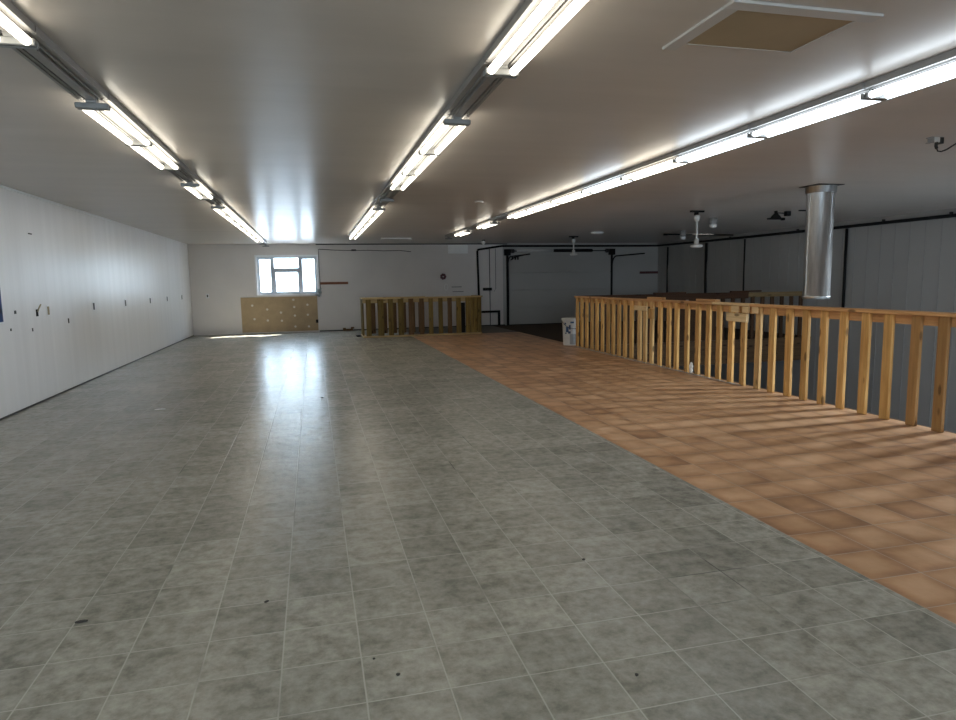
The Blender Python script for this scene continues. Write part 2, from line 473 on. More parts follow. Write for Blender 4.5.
for x in (6.36, 9.70):
    bm = new(); tube(bm, [(x-.05, YB-.09, 2.41), (x+.05, YB-.09, 2.41)], .065, 14); obj('cable_drum', bm, M['dark_metal'], dr)
bm = new()
for q in (6.36, 6.46, 6.55): box(bm, q-.02, q+.02, YB-.08, YB-.03, 2.13, 2.22)
tube(bm, [(6.3, YB-.06, 2.12), (6.42, YB-.06, 2.2), (6.56, YB-.06, 2.24), (6.75, YB-.06, 2.28)], .02, 6)
obj('door_bracket', bm, M['black'], dr)

# ------------------------------------------------------------------ ceiling light rows
SEG = 1.12
def fixture(lit, tubemat=None):
    t = thing('strip_light', 'x', 'ceiling light')
    g = .008
    bm = new()
    box(bm, -.075, .075, g, SEG-g, -.035, 0)
    box(bm, -.094, -.075, g, SEG-g, -.042, -.001); box(bm, .075, .094, g, SEG-g, -.042, -.001)
    box(bm, -.024, .024, g, SEG-g, -.055, -.035)
    box(bm, -.052, -.045, g, SEG-g, -.047, -.035); box(bm, .045, .052, g, SEG-g, -.047, -.035)
    obj('housing', bm, M['grey_metal'], t)
    for y0 in (g, SEG-g-.022):
        bm = new()
        box(bm, -.094, .094, y0, y0+.022, -.104, -.07, .004)
        box(bm, -.03, .03, y0, y0+.022, -.07, -.03)
        obj('socket_bar', bm, M['bar_metal'], t)
    if lit:
        for x in (-.062, .062):
            bm = new()
            tube(bm, [(x, g+.022, -.084), (x, SEG-g-.022, -.084)], .0215, 12)
            obj('fluorescent_tube', bm, tubemat, t)
    return t

ORD = ['', 'first', 'second', 'third', 'fourth', 'fifth', 'sixth', 'seventh', 'eighth', 'ninth', 'tenth', 'eleventh',
       'twelfth', 'thirteenth', 'fourteenth', 'fifteenth', 'sixteenth', 'seventeenth', 'eighteenth']
protos = {}
def place(kind, x, k, label, group):
    if kind not in protos:
        protos[kind] = fixture(kind != 'off', None if kind == 'off' else M['tube_warm' if kind == 'warm' else 'tube_cool'])
        o = protos[kind]
    else:
        o = copy_tree(protos[kind])
    o.location = (x, 3.55+SEG*k, CEIL)
    o['label'] = label; o['group'] = group

def row(x, k0, k1, off, name, cool=()):
    for k in range(k0, k1+1):
        kind = 'off' if k in off else ('cool' if k in cool else 'warm')
        n = k+2
        state = 'unlit empty' if kind == 'off' else ('bluish lit twin tube' if kind == 'cool' else 'lit twin tube')
        if n >= 1:
            lab = '%s strip light, %s from the camera in the %s ceiling row' % (state, ORD[n], name)
        else:
            lab = '%s strip light behind the camera in the %s ceiling row' % (state, name)
        place(kind, x, k, lab, 'strip lights of the %s ceiling row' % name)
row(-1.27, -4, 14, (0, 3, 5, 13, 14), 'left')
row(1.04, -4, 11, (0, 4, 5), 'middle')
row(3.50, -4, 11, (7, 9, 11), 'right', (-4, -3, -2, -1, 0, 1, 3))

# ------------------------------------------------------------------ long railing beside the opening
BY = [13.33, 13.08, 12.82, 12.56, 12.31, 12.05, 11.79, 11.56, 11.32, 11.07, 10.81, 10.51, 10.31, 10.08, 9.81, 9.53, 9.29,
      8.99, 8.70, 8.43, 8.17, 7.89, 7.62, 7.32, 7.05, 6.75, 6.48, 6.20, 5.92, 5.62, 5.34, 5.03, 4.75]
BY += [BY[-1]-.285*i for i in range(1, 13)]
rl = thing('guard_railing', 'long pine guard railing with square balusters along the right floor opening', 'railing', (RX, 7.5, 0))
for i, y in enumerate(BY):
    bm = new()
    w = .049+random.uniform(-.003, .003)
    box(bm, RX, RX+.04, y-w, y+w, 0, 1.068, .004)
    lean = random.uniform(-.006, .006)
    bmesh.ops.transform(bm, verts=bm.verts, matrix=Matrix.Translation((0, y, 0)) @ Matrix.Rotation(lean, 4, 'X') @ Matrix.Translation((0, -y, 0)))
    zmin = min(v.co.z for v in bm.verts)
    bmesh.ops.translate(bm, verts=bm.verts, vec=(0, 0, .001-zmin))
    mt = M['pine_old'] if i in (31, 32) else (M['pine_pale_z'] if i in (11, 12, 13, 23) else M['pine_z'])
    o = obj('baluster', bm, mt, rl)
    if i in (31, 32): o['label'] = 'darker brown weathered baluster'
yn = BY[-1]-.15
for (a, b, mt, dz) in ((13.40, 8.30, 'pine_y', 0), (8.298, 7.46, 'pine_pale', .004), (7.458, yn, 'pine_y', 0)):
    bm = new(); box(bm, RX-.03, RX+.115, b, a, 1.070+dz, 1.105+dz, .004)
    obj('cap_rail', bm, M[mt], rl)
bm = new(); box(bm, RX+.042, RX+.08, yn, 13.38, .975, 1.068, .003); obj('nailing_rail', bm, M['pine_y'], rl)
bm = new(); box(bm, RX-.035, RX-.002, 7.62, 13.36, .0005, .012, .003); obj('edge_strip', bm, M['dust'], rl)['label'] = 'pale dusty strip at the feet of the balusters'
# scraps of lumber nailed on
for (y0, y1, z0, z1) in ((10.20, 10.62, .905, .985), (7.50, 7.93, .86, .975)):
    bm = new(); box(bm, RX-.045, RX-.002, y0, y1, z0, z1, .004)
    obj('nailed_block', bm, M['pine_pale'], rl)['label'] = 'pale sawn block'
for (y0, y1, x0) in ((9.80, 10.27, 0), (8.30, 8.78, 0)):
    bm = new(); box(bm, RX+.02, RX+.11, y0, y1, 1.106, 1.142, .004)
    obj('nailed_block', bm, M['pine_y'], rl)
bm = new(); box(bm, RX-.04, RX-.002, 9.98, 10.11, .78, .95, .004); obj('nailed_block', bm, M['pine_z'], rl)
for (y0, y1) in ((7.70, 7.86), (7.48, 7.62), (7.30, 7.42)):
    bm = new(); box(bm, RX-.02, RX-.001, y0, y1, .985, 1.068, .003); obj('nailed_block', bm, M['pine_pale'], rl)

# far railing across the opening
fr = thing('guard_railing', 'dark stained railing across the far end of the floor opening', 'railing', (8.6, 13.42, 0))
x = 5.78; i = 0
while x < 11.62:
    hw = .085 if x < 9.2 else .046
    bm = new(); box(bm, x-hw, x+hw, 13.40, 13.44, 0.001, 1.0, .003); obj('baluster', bm, M['dark_z'], fr)
    x += .266
bm = new(); box(bm, RX+.12, 9.88, 13.36, 13.398, .96, 1.075, .003); obj('top_beam', bm, M['dark_x'], fr)
bm = new(); box(bm, 9.882, 11.645, 13.36, 13.398, .985, 1.095, .003); obj('top_beam', bm, M['olive_x'], fr)['label'] = 'lighter olive brown beam'
bm = new(); box(bm, RX+.12, 9.88, 13.35, 13.46, 1.076, 1.105, .003); obj('cap_rail', bm, M['dark_x'], fr)
for a, b in ((7.45, 8.24), (9.42, 10.22)):
    bm = new(); box(bm, a, b, 13.35, 13.44, 1.106, 1.138, .003); obj('cap_block', bm, M['dark_x'], fr)

# greenish enclosure at the back round the small stair well
EX0, EX1, EY0, EY1 = 1.27, 4.53, 17.62, 18.5
en = thing('stair_enclosure', 'greenish treated lumber railing enclosure standing near the back wall', 'railing', (2.9, 17.7, 0))
EH = 1.06
def upr(x0, x1, y0, y1, mt, z1=EH-.04):
    bm = new(); box(bm, x0, x1, y0, y1, .045, z1, .003); return obj('baluster', bm, mt, en)
xs = []
def ex(px):   # picture column of the upright -> metres along the front
    return EX0+(px-362.5)/(484.0-362.5)*(EX1-EX0)
fronts = [(365.5, 370.5), (377, 383), (387.5, 392.5), (397.5, 403), (408, 413), (419, 423.5), (428.5, 433), (438.5, 443), (448, 452.5), (457, 462)]
for j, (a, b) in enumerate(fronts):
    upr(ex(a), ex(b), EY0, EY0+.04, M['treated_z'] if j not in (4, 5, 8) else M['treated_brown'])
for j, (a, b) in enumerate(((467, 471.5), (471.9, 475.2), (475.6, 479), (479.4, 483.5))):
    upr(ex(a), ex(b), EY0, EY0+.04, M['treated_z'])
# nearer run of uprights set further in, seen in the left half, and the two side runs
for px in (373.5, 385.5, 395.5, 405.5, 415, 425):
    x = ex(px)-.0
    upr(x-.06, x+.11, EY0+.835, EY0+.875, M['treated_brown'])
for y in (17.85, 18.12, 18.38):
    upr(EX0, EX0+.04, y, y+.09, M['treated_z'])
    upr(EX1-.04, EX1, y, y+.09, M['treated_z'])
bm = new(); box(bm, EX0-.02, EX1+.02, EY0-.03, EY0+.11, EH-.038, EH, .003); obj('cap_rail', bm, M['treated_x'], en)
bm = new(); box(bm, EX0, EX1, EY0+.042, EY0+.08, EH-.14, EH-.04, .003); obj('nailing_rail', bm, M['treated_x'], en)
bm = new(); box(bm, EX0, EX1, EY0-.01, EY0+.09, .001, .043, .003); obj('bottom_plate', bm, M['treated_x'], en)
bm = new(); box(bm, EX0, ex(430), EY0+.825, EY0+.88, EH-.038, EH-.002, .003); obj('inner_rail', bm, M['treated_x'], en)
for x0, x1 in ((EX0-.02, EX0+.09), (EX1-.09, EX1+.02)):
    bm = new(); box(bm, x0, x1, EY0+.112, EY1, EH-.038, EH, .003); obj('cap_rail', bm, M['treated_y'], en)
    bm = new(); box(bm, x0+.01, x1-.01, EY0+.092, EY1, .001, .043, .003); obj('bottom_plate', bm, M['treated_y'], en)
bm = new(); box(bm, ex(462.3), ex(466.6), EY0+.045, EY0+.06, .05, .88); obj('black_panel', bm, M['black'], en)

# ------------------------------------------------------------------ galvanised duct
dx, dy = 6.70, 7.62
du = thing('metal_duct', 'shiny galvanised round duct hanging from the ceiling over the opening', 'duct', (dx, dy, CEIL))
n = 36; R = .170
bm = new()
prof = [(R, CEIL-.06), (R, 1.19), (R+.006, 1.185), (R+.006, 1.165), (R, 1.16), (R, 1.14), (R-.006, 1.14), (R-.006, 1.9), (R-.006, CEIL-.06)]
lathe(bm, prof, dx, dy, n)
obj('pipe', bm, M['galv'], du)
bm = new(); lathe(bm, [(R+.001, CEIL-.10), (R+.02, CEIL-.10), (R+.02, CEIL-.02), (R+.03, CEIL-.016), (R+.001, CEIL-.016)], dx, dy, n); obj('collar', bm, M['galv'], du)
bm = new(); box(bm, dx-.20, dx+.21, dy-.18, dy+.18, CEIL-.007, CEIL); obj('ceiling_plate', bm, M['dark_metal'], du)
bm = new(); box(bm, dx-R-.002, dx-R+.006, dy-.012, dy+.012, 1.2, CEIL-.1); obj('seam', bm, M['galv'], du)

# ------------------------------------------------------------------ hanging down-rods, stubs, bracket, junction box
def downrod(x, y, zb, label):
    t = thing('ceiling_fan_rod', label, 'ceiling fan rod', (x, y, CEIL), 'white down-rods without blades')
    bm = new(); box(bm, x-.13, x+.13, y-.03, y+.03, CEIL-.03, CEIL); box(bm, x-.05, x+.02, y-.02, y+.02, CEIL-.09, CEIL-.03); obj('mounting_bracket', bm, M['black'], t)
    bm = new(); lathe(bm, [(0, CEIL-.08), (.05, CEIL-.08), (.055, CEIL-.12), (.045, CEIL-.18), (.025, CEIL-.20), (0, CEIL-.20)], x, y, 20); obj('canopy', bm, M['white_metal'], t)
    bm = new(); tube(bm, [(x, y, CEIL-.19), (x, y, zb+.13)], .019, 12); obj('rod', bm, M['white_metal'], t)
    bm = new(); lathe(bm, [(0, zb+.15), (.04, zb+.15), (.045, zb+.06), (.10, zb+.05), (.11, zb+.02), (.08, zb), (0, zb)], x, y, 24); obj('motor_plate', bm, M['white_metal'], t)
downrod(6.80, 10.72, 2.0, 'white ceiling down-rod with round end plate, the larger nearer one of two')
downrod(7.12, 17.3, 2.13, 'white ceiling down-rod with round end plate, smaller one far back by the overhead door')

def stub(x, y, r, zb, label):
    t = thing('ceiling_light_socket', label, 'light socket', (x, y, CEIL))
    bm = new(); lathe(bm, [(0, CEIL), (r, CEIL), (r, zb+.09), (r*.85, zb+.08), (0, zb+.08)], x, y, 18); obj('holder', bm, M['grey_metal'], t)
    bm = new(); lathe(bm, [(0, zb+.0795), (r*.8, zb+.0795), (r*.9, zb+.03), (r*.5, zb), (0, zb)], x, y, 18); obj('lens', bm, M['board_white'], t)
stub(9.36, 15.38, .075, 2.44, 'small white cylindrical socket on the ceiling left of the larger white down-rod')
stub(7.99, 12.01, .085, 2.46, 'small white cylindrical socket on the ceiling right of the larger white down-rod')

t = thing('ceiling_bracket', 'black splayed mounting bracket on the ceiling left of the metal duct', 'bracket', (8.39, 10.64, CEIL))
x, y = 8.39, 10.64
bm = new(); lathe(bm, [(0, CEIL), (.03, CEIL), (.03, CEIL-.04), (.075, CEIL-.09), (.10, CEIL-.13), (0, CEIL-.13)], x, y, 14); obj('body', bm, M['black'], t)
bm = new(); box(bm, x-.17, x+.15, y-.03, y+.03, CEIL-.155, CEIL-.13, .005); box(bm, x+.12, x+.19, y-.03, y+.03, CEIL-.17, CEIL-.12, .01); obj('base_plate', bm, M['black'], t)
bm = new(); tube(bm, [(x+.02, y, CEIL-.035), (x+.2, y, CEIL-.04)], .01, 8); box(bm, x+.2, x+.30, y-.04, y+.04, CEIL-.09, CEIL-.0, .006); obj('outlet_arm', bm, M['black'], t)

x, y = 5.42, 4.83
t = thing('junction_box', 'square electrical box with dangling black cord on the ceiling at right edge', 'electrical box', (x, y, CEIL))
bm = new(); box(bm, x-.035, x+.028, y-.03, y+.03, CEIL-.045, CEIL, .003); obj('box', bm, M['white_metal'], t)
bm = new(); box(bm, x+.03, x+.072, y-.03, y+.03, CEIL-.055, CEIL, .003); obj('side_box', bm, M['dark_metal'], t)
bm = new(); box(bm, x-.065, x-.037, y-.03, y+.03, CEIL-.008, CEIL); box(bm, x-.065, x-.037, y-.03, y+.03, CEIL-.05, CEIL-.043); box(bm, x-.044, x-.037, y-.03, y+.03, CEIL-.043, CEIL-.008); obj('flange', bm, M['grey_metal'], t)
bm = new(); tube(bm, [(x+.0, y-.02, CEIL-.044), (x-.005, y-.02, CEIL-.075), (x+.005, y-.02, CEIL-.10)], .013, 10); obj('plug', bm, M['black_rubber'], t)
bm = new()
tube(bm, [(x+.005, y-.02, CEIL-.098), (x+.015, y-.022, CEIL-.12), (x+.045, y-.03, CEIL-.125), (x+.09, y-.04, CEIL-.11), (x+.14, y-.06, CEIL-.075), (x+.17, y-.07, CEIL-.055), (x+.21, y-.08, CEIL-.045), (x+.30, y-.12, CEIL-.008)], .006, 8)
obj('cord', bm, M['black_rubber'], t)

# access hatch in the ceiling
t = thing('ceiling_hatch', 'tan board ceiling access hatch with white trim strips', 'hatch', (2.25, 2.98, CEIL))
bm = new(); box(bm, 1.9082, 2.5328, 2.7197, 3.1475, CEIL-.010, CEIL); obj('hatch_board', bm, M['hatch'], t)
bm = new(); box(bm, 1.8315, 1.9062, 2.7197, 3.2459, CEIL-.014, CEIL, .002); obj('trim_strip', bm, M['trim'], t)
bm = new(); box(bm, 1.8315, 2.6262, 2.641, 2.7177, CEIL-.014, CEIL, .002); obj('trim_strip', bm, M['trim'], t)
bm = new(); box(bm, 2.5347, 2.5426, 2.7197, 3.1574, CEIL-.014, CEIL); obj('edge_strip', bm, M['trim'], t)
bm = new(); box(bm, 1.9082, 2.5338, 3.1495, 3.1554, CEIL-.012, CEIL); obj('edge_strip', bm, M['trim'], t)

# small ceiling things
bm = new(); lathe(bm, [(0, CEIL), (.16, CEIL), (.165, CEIL-.03), (.12, CEIL-.055), (0, CEIL-.06)], 7.14, 15.78, 24)
tag(obj('ceiling_lamp', bm, M['board_white']), 'flat round white ceiling lamp far back right of the small down-rod', 'ceiling lamp')
bm = new(); lathe(bm, [(0, CEIL), (.07, CEIL), (.065, CEIL-.012), (0, CEIL-.014)], 2.51, 9.84, 20)
tag(obj('ceiling_cover_plate', bm, M['board_white']), 'small pale round cover plate on the ceiling between middle and right light rows', 'cover plate')
t = thing('ceiling_batten', 'short narrow white batten lying across the ceiling near the back wall', 'ceiling batten', (2.26, 18, CEIL))
bm = new(); box(bm, 1.86, 2.66, 17.97, 18.03, CEIL-.03, CEIL, .004); obj('body', bm, M['board_white'], t)
for x in (1.84, 2.62):
    bm = new(); box(bm, x, x+.06, 17.96, 18.04, CEIL-.045, CEIL-.031, .003); obj('end_cap', bm, M['white_metal'], t)
t = thing('ceiling_detector', 'small white ball detector on the ceiling above the black pipe corner', 'detector', (4.94, 18.9, CEIL))
bm = new(); box(bm, 4.90, 4.98, 18.86, 18.94, CEIL-.03, CEIL); obj('mount', bm, M['dark_metal'], t)
bm = new(); bmesh.ops.create_uvsphere(bm, u_segments=16, v_segments=10, radius=.055, matrix=Matrix.Translation((4.94, 18.9, CEIL-.08)))
for f in bm.faces: f.smooth = True
obj('ball', bm, M['board_white'], t)
bm = new(); tube(bm, [(9.35, 16.3, CEIL-.02), (11.63, 16.5, CEIL-.02)], .02, 8)
tube(bm, [(9.33, 16.3, CEIL-.025), (9.44, 16.3, CEIL-.025)], .025, 8)
tag(obj('ceiling_conduit', bm, M['black']), 'thin black conduit across the ceiling behind the larger white down-rod', 'conduit')
bm = new(); box(bm, 8.72, 9.04, 10.42, 10.45, CEIL-.02, CEIL)
tag(obj('ceiling_slot', bm, M['black']), 'short thin black strip on the ceiling just left of the metal duct', 'strip')

# ------------------------------------------------------------------ black pipes on the walls
t = thing('gas_pipe', 'black iron pipe running along the top of the back and right walls', 'pipe', (5.2, YB-.05, 0))
yp = YB-.045
bm = new()
pts = [(5.22, yp, .98), (5.19, yp, 2.40)]+arc((5.26, yp, 2.40), .07, 180, 110, 'xz', 4)[1:]+[(6.0, yp, 2.575), (8.0, yp, 2.57), (11.45, yp, 2.57)]
pts += arc((11.45, yp-.16, 2.57), .16, 90, 0, 'xy', 5)[1:]+[(11.61, 16, 2.54), (11.61, 9.0, 2.525)]
tube(bm, pts, .034, 10); obj('pipe_run', bm, M['black'], t)
for y in (19, 16.6, 13.9, 11.4, 9.9):
    bm = new(); box(bm, 11.58, XR-.0, y-.02, y+.02, 2.54, 2.60); obj('pipe_strap', bm, M['dark_metal'], t)
bm = new(); tube(bm, [(5.22, yp, .98), (5.22, yp, 0.02)], .034, 10); obj('pipe_drop', bm, M['black'], t)

def vpipe(name, x, y, z0, z1, r, label, grp=None):
    bm = new(); tube(bm, [(x, y, z0), (x, y, z1)], r, 8)
    return tag(obj(name, bm, M['black']), label, 'pipe', grp)
for (y, r, z0, lab) in ((20.0, .028, .0, 'black vertical pipe on the right wall nearest the back corner'),
                    (17.75, .04, .0, 'thick black vertical pipe on the right wall behind the larger white down-rod'),
                    (15.95, .022, .0, 'thin black vertical pipe on the right wall left of the black bracket'),
                    (12.37, .03, .52, 'black vertical pipe on the right wall just right of the metal duct')):
    vpipe('wall_pipe', XR-.012-r, y, z0, 2.49, r, lab, 'vertical pipes on the right wall')
bm = new(); tube(bm, [(XR-.022, 12.83, 2.5), (XR-.022, 12.83, .98), (XR-.022, 12.98, .97)], .012, 6)
tag(obj('wall_cable', bm, M['black_rubber']), 'thin dark cable dropping down the right wall beside the metal duct', 'cable')
bm = new(); tube(bm, [(5.60, YB-.012, 2.5), (5.60, YB-.012, .0)], .012, 6)
tag(obj('wall_conduit', bm, M['dark_metal']), 'thin vertical conduit passing the black bar on the back wall', 'conduit')
bm = new(); tube(bm, [(5.80, YB-.012, 2.5), (5.80, YB-.012, 1.2), (5.74, YB-.012, 1.12)], .007, 6)
tag(obj('wall_conduit', bm, M['dark_metal']), 'faint thinner vertical conduit just left of the overhead door', 'conduit')
bm = new(); box(bm, 5.36, 5.66, YB-.06, YB-.026, 1.15, 1.24, .006); box(bm, 5.4, 5.45, YB-.03, YB, 1.17, 1.22); box(bm, 5.5, 5.55, YB-.03, YB, 1.17, 1.22)
tag(obj('steel_bar', bm, M['black']), 'short black horizontal bar on the back wall left of the overhead door', 'bar')
bm = new(); box(bm, 5.30, 5.92, YB-.09, YB-.03, .43, .50, .006); box(bm, 5.85, 5.92, YB-.09, YB-.03, .0, .43, .006)
box(bm, 5.86, 5.91, YB-.03, YB, .44, .49)
tag(obj('pipe_bracket', bm, M['black']), 'black angled steel leg against the back wall right of the enclosure', 'bracket')

# ------------------------------------------------------------------ back wall items
bm = new()
box(bm, -2.09, .125, YB-.014, YB-.001, .035, 1.085, 0, 0)
for px, py in ((251, 304.6), (265.5, 308.9), (279, 312.5), (292.5, 307), (306, 305), (252.5, 318.6), (265.5, 320.3), (279.5, 321), (292.8, 316), (306, 315.5), (292.8, 327.5), (306.5, 327.8), (292, 299.5)):
    # measured fastener rows of the board, converted to wall metres
    X = -1.59+(px-257.2)/(317.4-257.2)*1.75
    Z = 1.16-(py-293.6)/(333.5-293.6)*1.16+.0
    r = bmesh.ops.create_circle(bm, cap_ends=True, radius=.034, segments=12, matrix=Matrix.Translation((X, YB-.0145, Z)) @ Matrix.Rotation(math.pi/2, 4, 'X'))
    for f in set(f for v in r['verts'] for f in v.link_faces): f.material_index = 1
tag(obj('drywall_patch', bm, [M['kraft'], M['mud']]), 'tan bare drywall patch with pale filler dots below the window', 'drywall')
bm = new(); box(bm, .235, 1.075, YB-.03, YB, 1.43, 1.505, .004)
tag(obj('coat_rail', bm, M['redwood']), 'short red-brown wooden strip on the back wall right of the window', 'wood strip')
bm = new(); box(bm, 10.95, 11.64, YB-.03, YB, 1.62, 1.70, .004)
tag(obj('coat_rail', bm, M['maroon']), 'dark brown wooden strip on the back wall near the right corner', 'wood strip')
bm = new(); box(bm, 4.24, 4.885, YB-.02, YB, 2.345, 2.62, .004)
tag(obj('blank_wall_board', bm, M['board_white']), 'blank white rectangular board high on the back wall', 'board')
t = thing('wall_ornament', 'small dark maroon scalloped ring on the back wall above the enclosure', 'ornament', (4.06, YB, 1.62))
bm = new()
for k in range(7):
    a = 2*math.pi*k/7
    bmesh.ops.create_uvsphere(bm, u_segments=10, v_segments=6, radius=.042, matrix=Matrix.Translation((4.06+.062*math.cos(a), YB-.02, 1.62+.062*math.sin(a))) @ Matrix.Diagonal((1, .45, 1, 1)))
obj('ring', bm, M['maroon'], t)
bm = new(); bmesh.ops.create_uvsphere(bm, u_segments=10, v_segments=6, radius=.02, matrix=Matrix.Translation((4.06, YB-.012, 1.62)) @ Matrix.Diagonal((1, .4, 1, 1))); obj('centre', bm, M['board_white'], t)
bm = new(); pts = [(4.15+.055*math.cos(a*math.pi/10), YB-.012, 1.285+.10*math.sin(a*math.pi/10)) for a in range(21)]
tube(bm, pts, .010, 6)
tag(obj('wall_loop', bm, M['board_white']), 'thin pale oval loop on the back wall under the maroon ring', 'loop')
bm = new(); box(bm, 4.33, 4.66, YB-.008, YB, 1.275, 1.295)
tag(obj('wall_strip', bm, M['dark_metal']), 'upper thin dark strip on the back wall right of the oval loop', 'strip')
bm = new(); box(bm, 4.36, 4.72, YB-.008, YB, 1.125, 1.142)
tag(obj('wall_strip', bm, M['dark_metal']), 'lower thin dark strip on the back wall just above the enclosure', 'strip')
t = thing('wall_outlet', 'single outlet on the back wall left of the window', 'outlet', (-3.0, YB, 1.15))
bm = new(); box(bm, -3.045, -2.965, YB-.008, YB, 1.09, 1.215, .002); obj('cover', bm, M['casing'], t)
bm = new(); box(bm, -3.025, -2.985, YB-.012, YB-.008, 1.115, 1.19); obj('receptacle', bm, M['dark_metal'], t)
bm = new(); box(bm, .06, .13, YB-.03, YB-.0145, .27, .37, .004)
tag(obj('wall_outlet', bm, M['socket_black']), 'small black outlet at the right edge of the tan drywall', 'outlet')
# cable along the top, drop beside the window, tangled latch at the sill
bm = new(); tube(bm, [(.24, YB-.012, 2.50), (.7, YB-.012, 2.47), (1.2, YB-.012, 2.455), (1.7, YB-.012, 2.46), (2.2, YB-.012, 2.44), (2.7, YB-.012, 2.45), (3.05, YB-.012, 2.41)], .011, 6)
box(bm, 1.21, 1.35, YB-.03, YB, 2.44, 2.49)
tag(obj('loose_wire', bm, M['black_rubber']), 'loose dark wire sagging along the top of the back wall right of the window', 'wire')
bm = new(); tube(bm, [(.225, YB-.018, 2.50), (.225, YB-.018, 1.9), (.24, YB-.018, 1.25)], .008, 6)
tag(obj('pull_cord', bm, M['dark_metal']), 'thin dark cord hanging down the right side of the window', 'cord')
bm = new()
rng = random.Random(3)
pts = [(.17+rng.uniform(-.09, .10), YB-.012-rng.uniform(0, .035), 1.19+rng.uniform(-.14, .13)) for _ in range(22)]
tube(bm, pts, .02, 6)
tag(obj('plastic_tangle', bm, M['teal_plastic']), 'pale teal plastic tangle at the lower right corner of the window', 'plastic')
bm = new()
box(bm, .86, .95, YB-.10, YB-.013, .001, .09, .01); box(bm, .95, 1.16, YB-.09, YB-.013, .001, .06, .01); box(bm, 1.10, 1.20, YB-.10, YB-.013, .06, .11, .01)
tag(obj('wood_scrap', bm, M['treated_brown']), 'dark lump of scrap on the floor at the back wall left of the enclosure', 'scrap')

# ------------------------------------------------------------------ left wall items
labs = ['small tan wall outlet just right of the torn black outlet', 'small wall outlet on the left wall, third from the left edge',
        'small wall outlet on the left wall, fourth from the left edge', 'small wall outlet on the left wall, fifth from the left edge',
        'small wall outlet on the left wall, sixth from the left edge', 'small wall outlet on the left wall closest to the back corner']
for i, (y, z) in enumerate(((9.95, 1.16), (11.85, 1.155), (13.72, 1.155), (15.69, 1.15), (17.42, 1.15), (19.3, 1.155))):
    t = thing('wall_outlet', labs[i], 'outlet', (XL, y, z), 'outlets on the left wall')
    bm = new(); box(bm, XL, XL+.006, y-.05, y+.05, z-.075, z+.075, .002); obj('cover', bm, M['casing'], t)
    bm = new(); box(bm, XL+.006, XL+.010, y-.03, y+.03, z-.055, z+.055); obj('receptacle', bm, M['brass'] if i == 0 else M['dark_metal'], t)
t = thing('wall_outlet', 'torn open black wall outlet with loose wire near the left edge', 'outlet', (XL, 9.58, 1.17), 'outlets on the left wall')
bm = new(); box(bm, XL, XL+.008, 9.555, 9.61, 1.10, 1.19); obj('opening', bm, M['socket_black'], t)
bm = new(); tube(bm, [(XL+.012, 9.58, 1.16), (XL+.02, 9.60, 1.20), (XL+.03, 9.65, 1.25)], .009, 6); obj('wire', bm, M['brass'], t)
for (y, z, w, h, lab) in ((10.68, .985, .04, .07, 'tiny dark plate low on the left wall under the outlets'),
                  (8.79, .98, .03, .03, 'tiny dark hole plug under the blue poster corner on the left wall'),
                  (9.40, .94, .03, .04, 'tiny dark hole plug under the torn outlet on the left wall'),
                  (8.95, 1.18, .05, .04, 'faint grey smudge plate between blue poster and torn outlet'),
                  (9.60, 2.15, .11, .015, 'thin dark nail strip high on the left wall')):
    bm = new(); box(bm, XL, XL+.004, y-w/2, y+w/2, z-h/2, z+h/2)
    tag(obj('wall_plate', bm, M['dark_metal']), lab, 'wall plate')
t = thing('wall_poster', 'blue poster on the left wall cut by the picture edge', 'poster', (XL, 8.3, 1.37))
bm = new(); box(bm, XL, XL+.012, 7.6, 8.62, 1.06, 1.69, .002); obj('poster_frame', bm, M['poster_edge'], t)
bm = new(); box(bm, XL+.012, XL+.016, 7.63, 8.585, 1.085, 1.66); obj('poster_print', bm, M['blue'], t)

# ------------------------------------------------------------------ bucket, paper, floor scraps
bx, by = 5.585, 13.72
t = thing('paint_bucket', 'white plastic paint pail with dark blue print beside the railing end', 'bucket', (bx, by, 0))
BH = .60
bm = new(); lathe(bm, [(0, .002), (.165, .002), (.172, .02), (.192, BH-.05), (.203, BH-.045), (.203, BH-.02), (.197, BH-.015), (.185, BH-.02), (.16, .04), (0, .035)], bx, by, 32); obj('pail', bm, M['bucket'], t)
bm = new(); lathe(bm, [(0, BH-.012), (.204, BH-.012), (.208, BH-.03), (.210, BH-.03), (.210, BH), (.20, BH+.006), (0, BH+.006)], bx, by, 32); obj('lid', bm, M['bucket'], t)
def wrap(z0, z1, a0, a1, mt, nm, e=.0015):
    bm = new(); n = 14
    rr = lambda z: .172+(z-.02)/(BH-.07)*.02+e
    A = []; B = []
    for i in range(n+1):
        a = math.radians(a0+(a1-a0)*i/n)
        A.append(bm.verts.new((bx+rr(z0)*math.cos(a), by+rr(z0)*math.sin(a), z0)))
        B.append(bm.verts.new((bx+rr(z1)*math.cos(a), by+rr(z1)*math.sin(a), z1)))
    for i in range(n): bm.faces.new((A[i], A[i+1], B[i+1], B[i]))
    return obj(nm, bm, M[mt], t)
wrap(.03, .26, 240, 330, 'bucket_grey', 'label_band')
for (z0, z1, a0, a1) in ((.30, .42, 212, 232), (.36, .46, 234, 246), (.27, .32, 228, 246), (.47, .51, 200, 214), (.26, .29, 204, 216), (.50, .535, 244, 268)):
    wrap(z0, z1, a0, a1, 'bucket_blue', 'label_print', .003)
bm = new(); pts = [(bx+.212*math.cos(math.radians(a)), by+.212*math.sin(math.radians(a)), BH-.06-.16*math.sin(math.radians(a-180))) for a in range(180, 361, 12)]
tube(bm, pts, .006, 6); obj('handle', bm, M['dark_metal'], t)

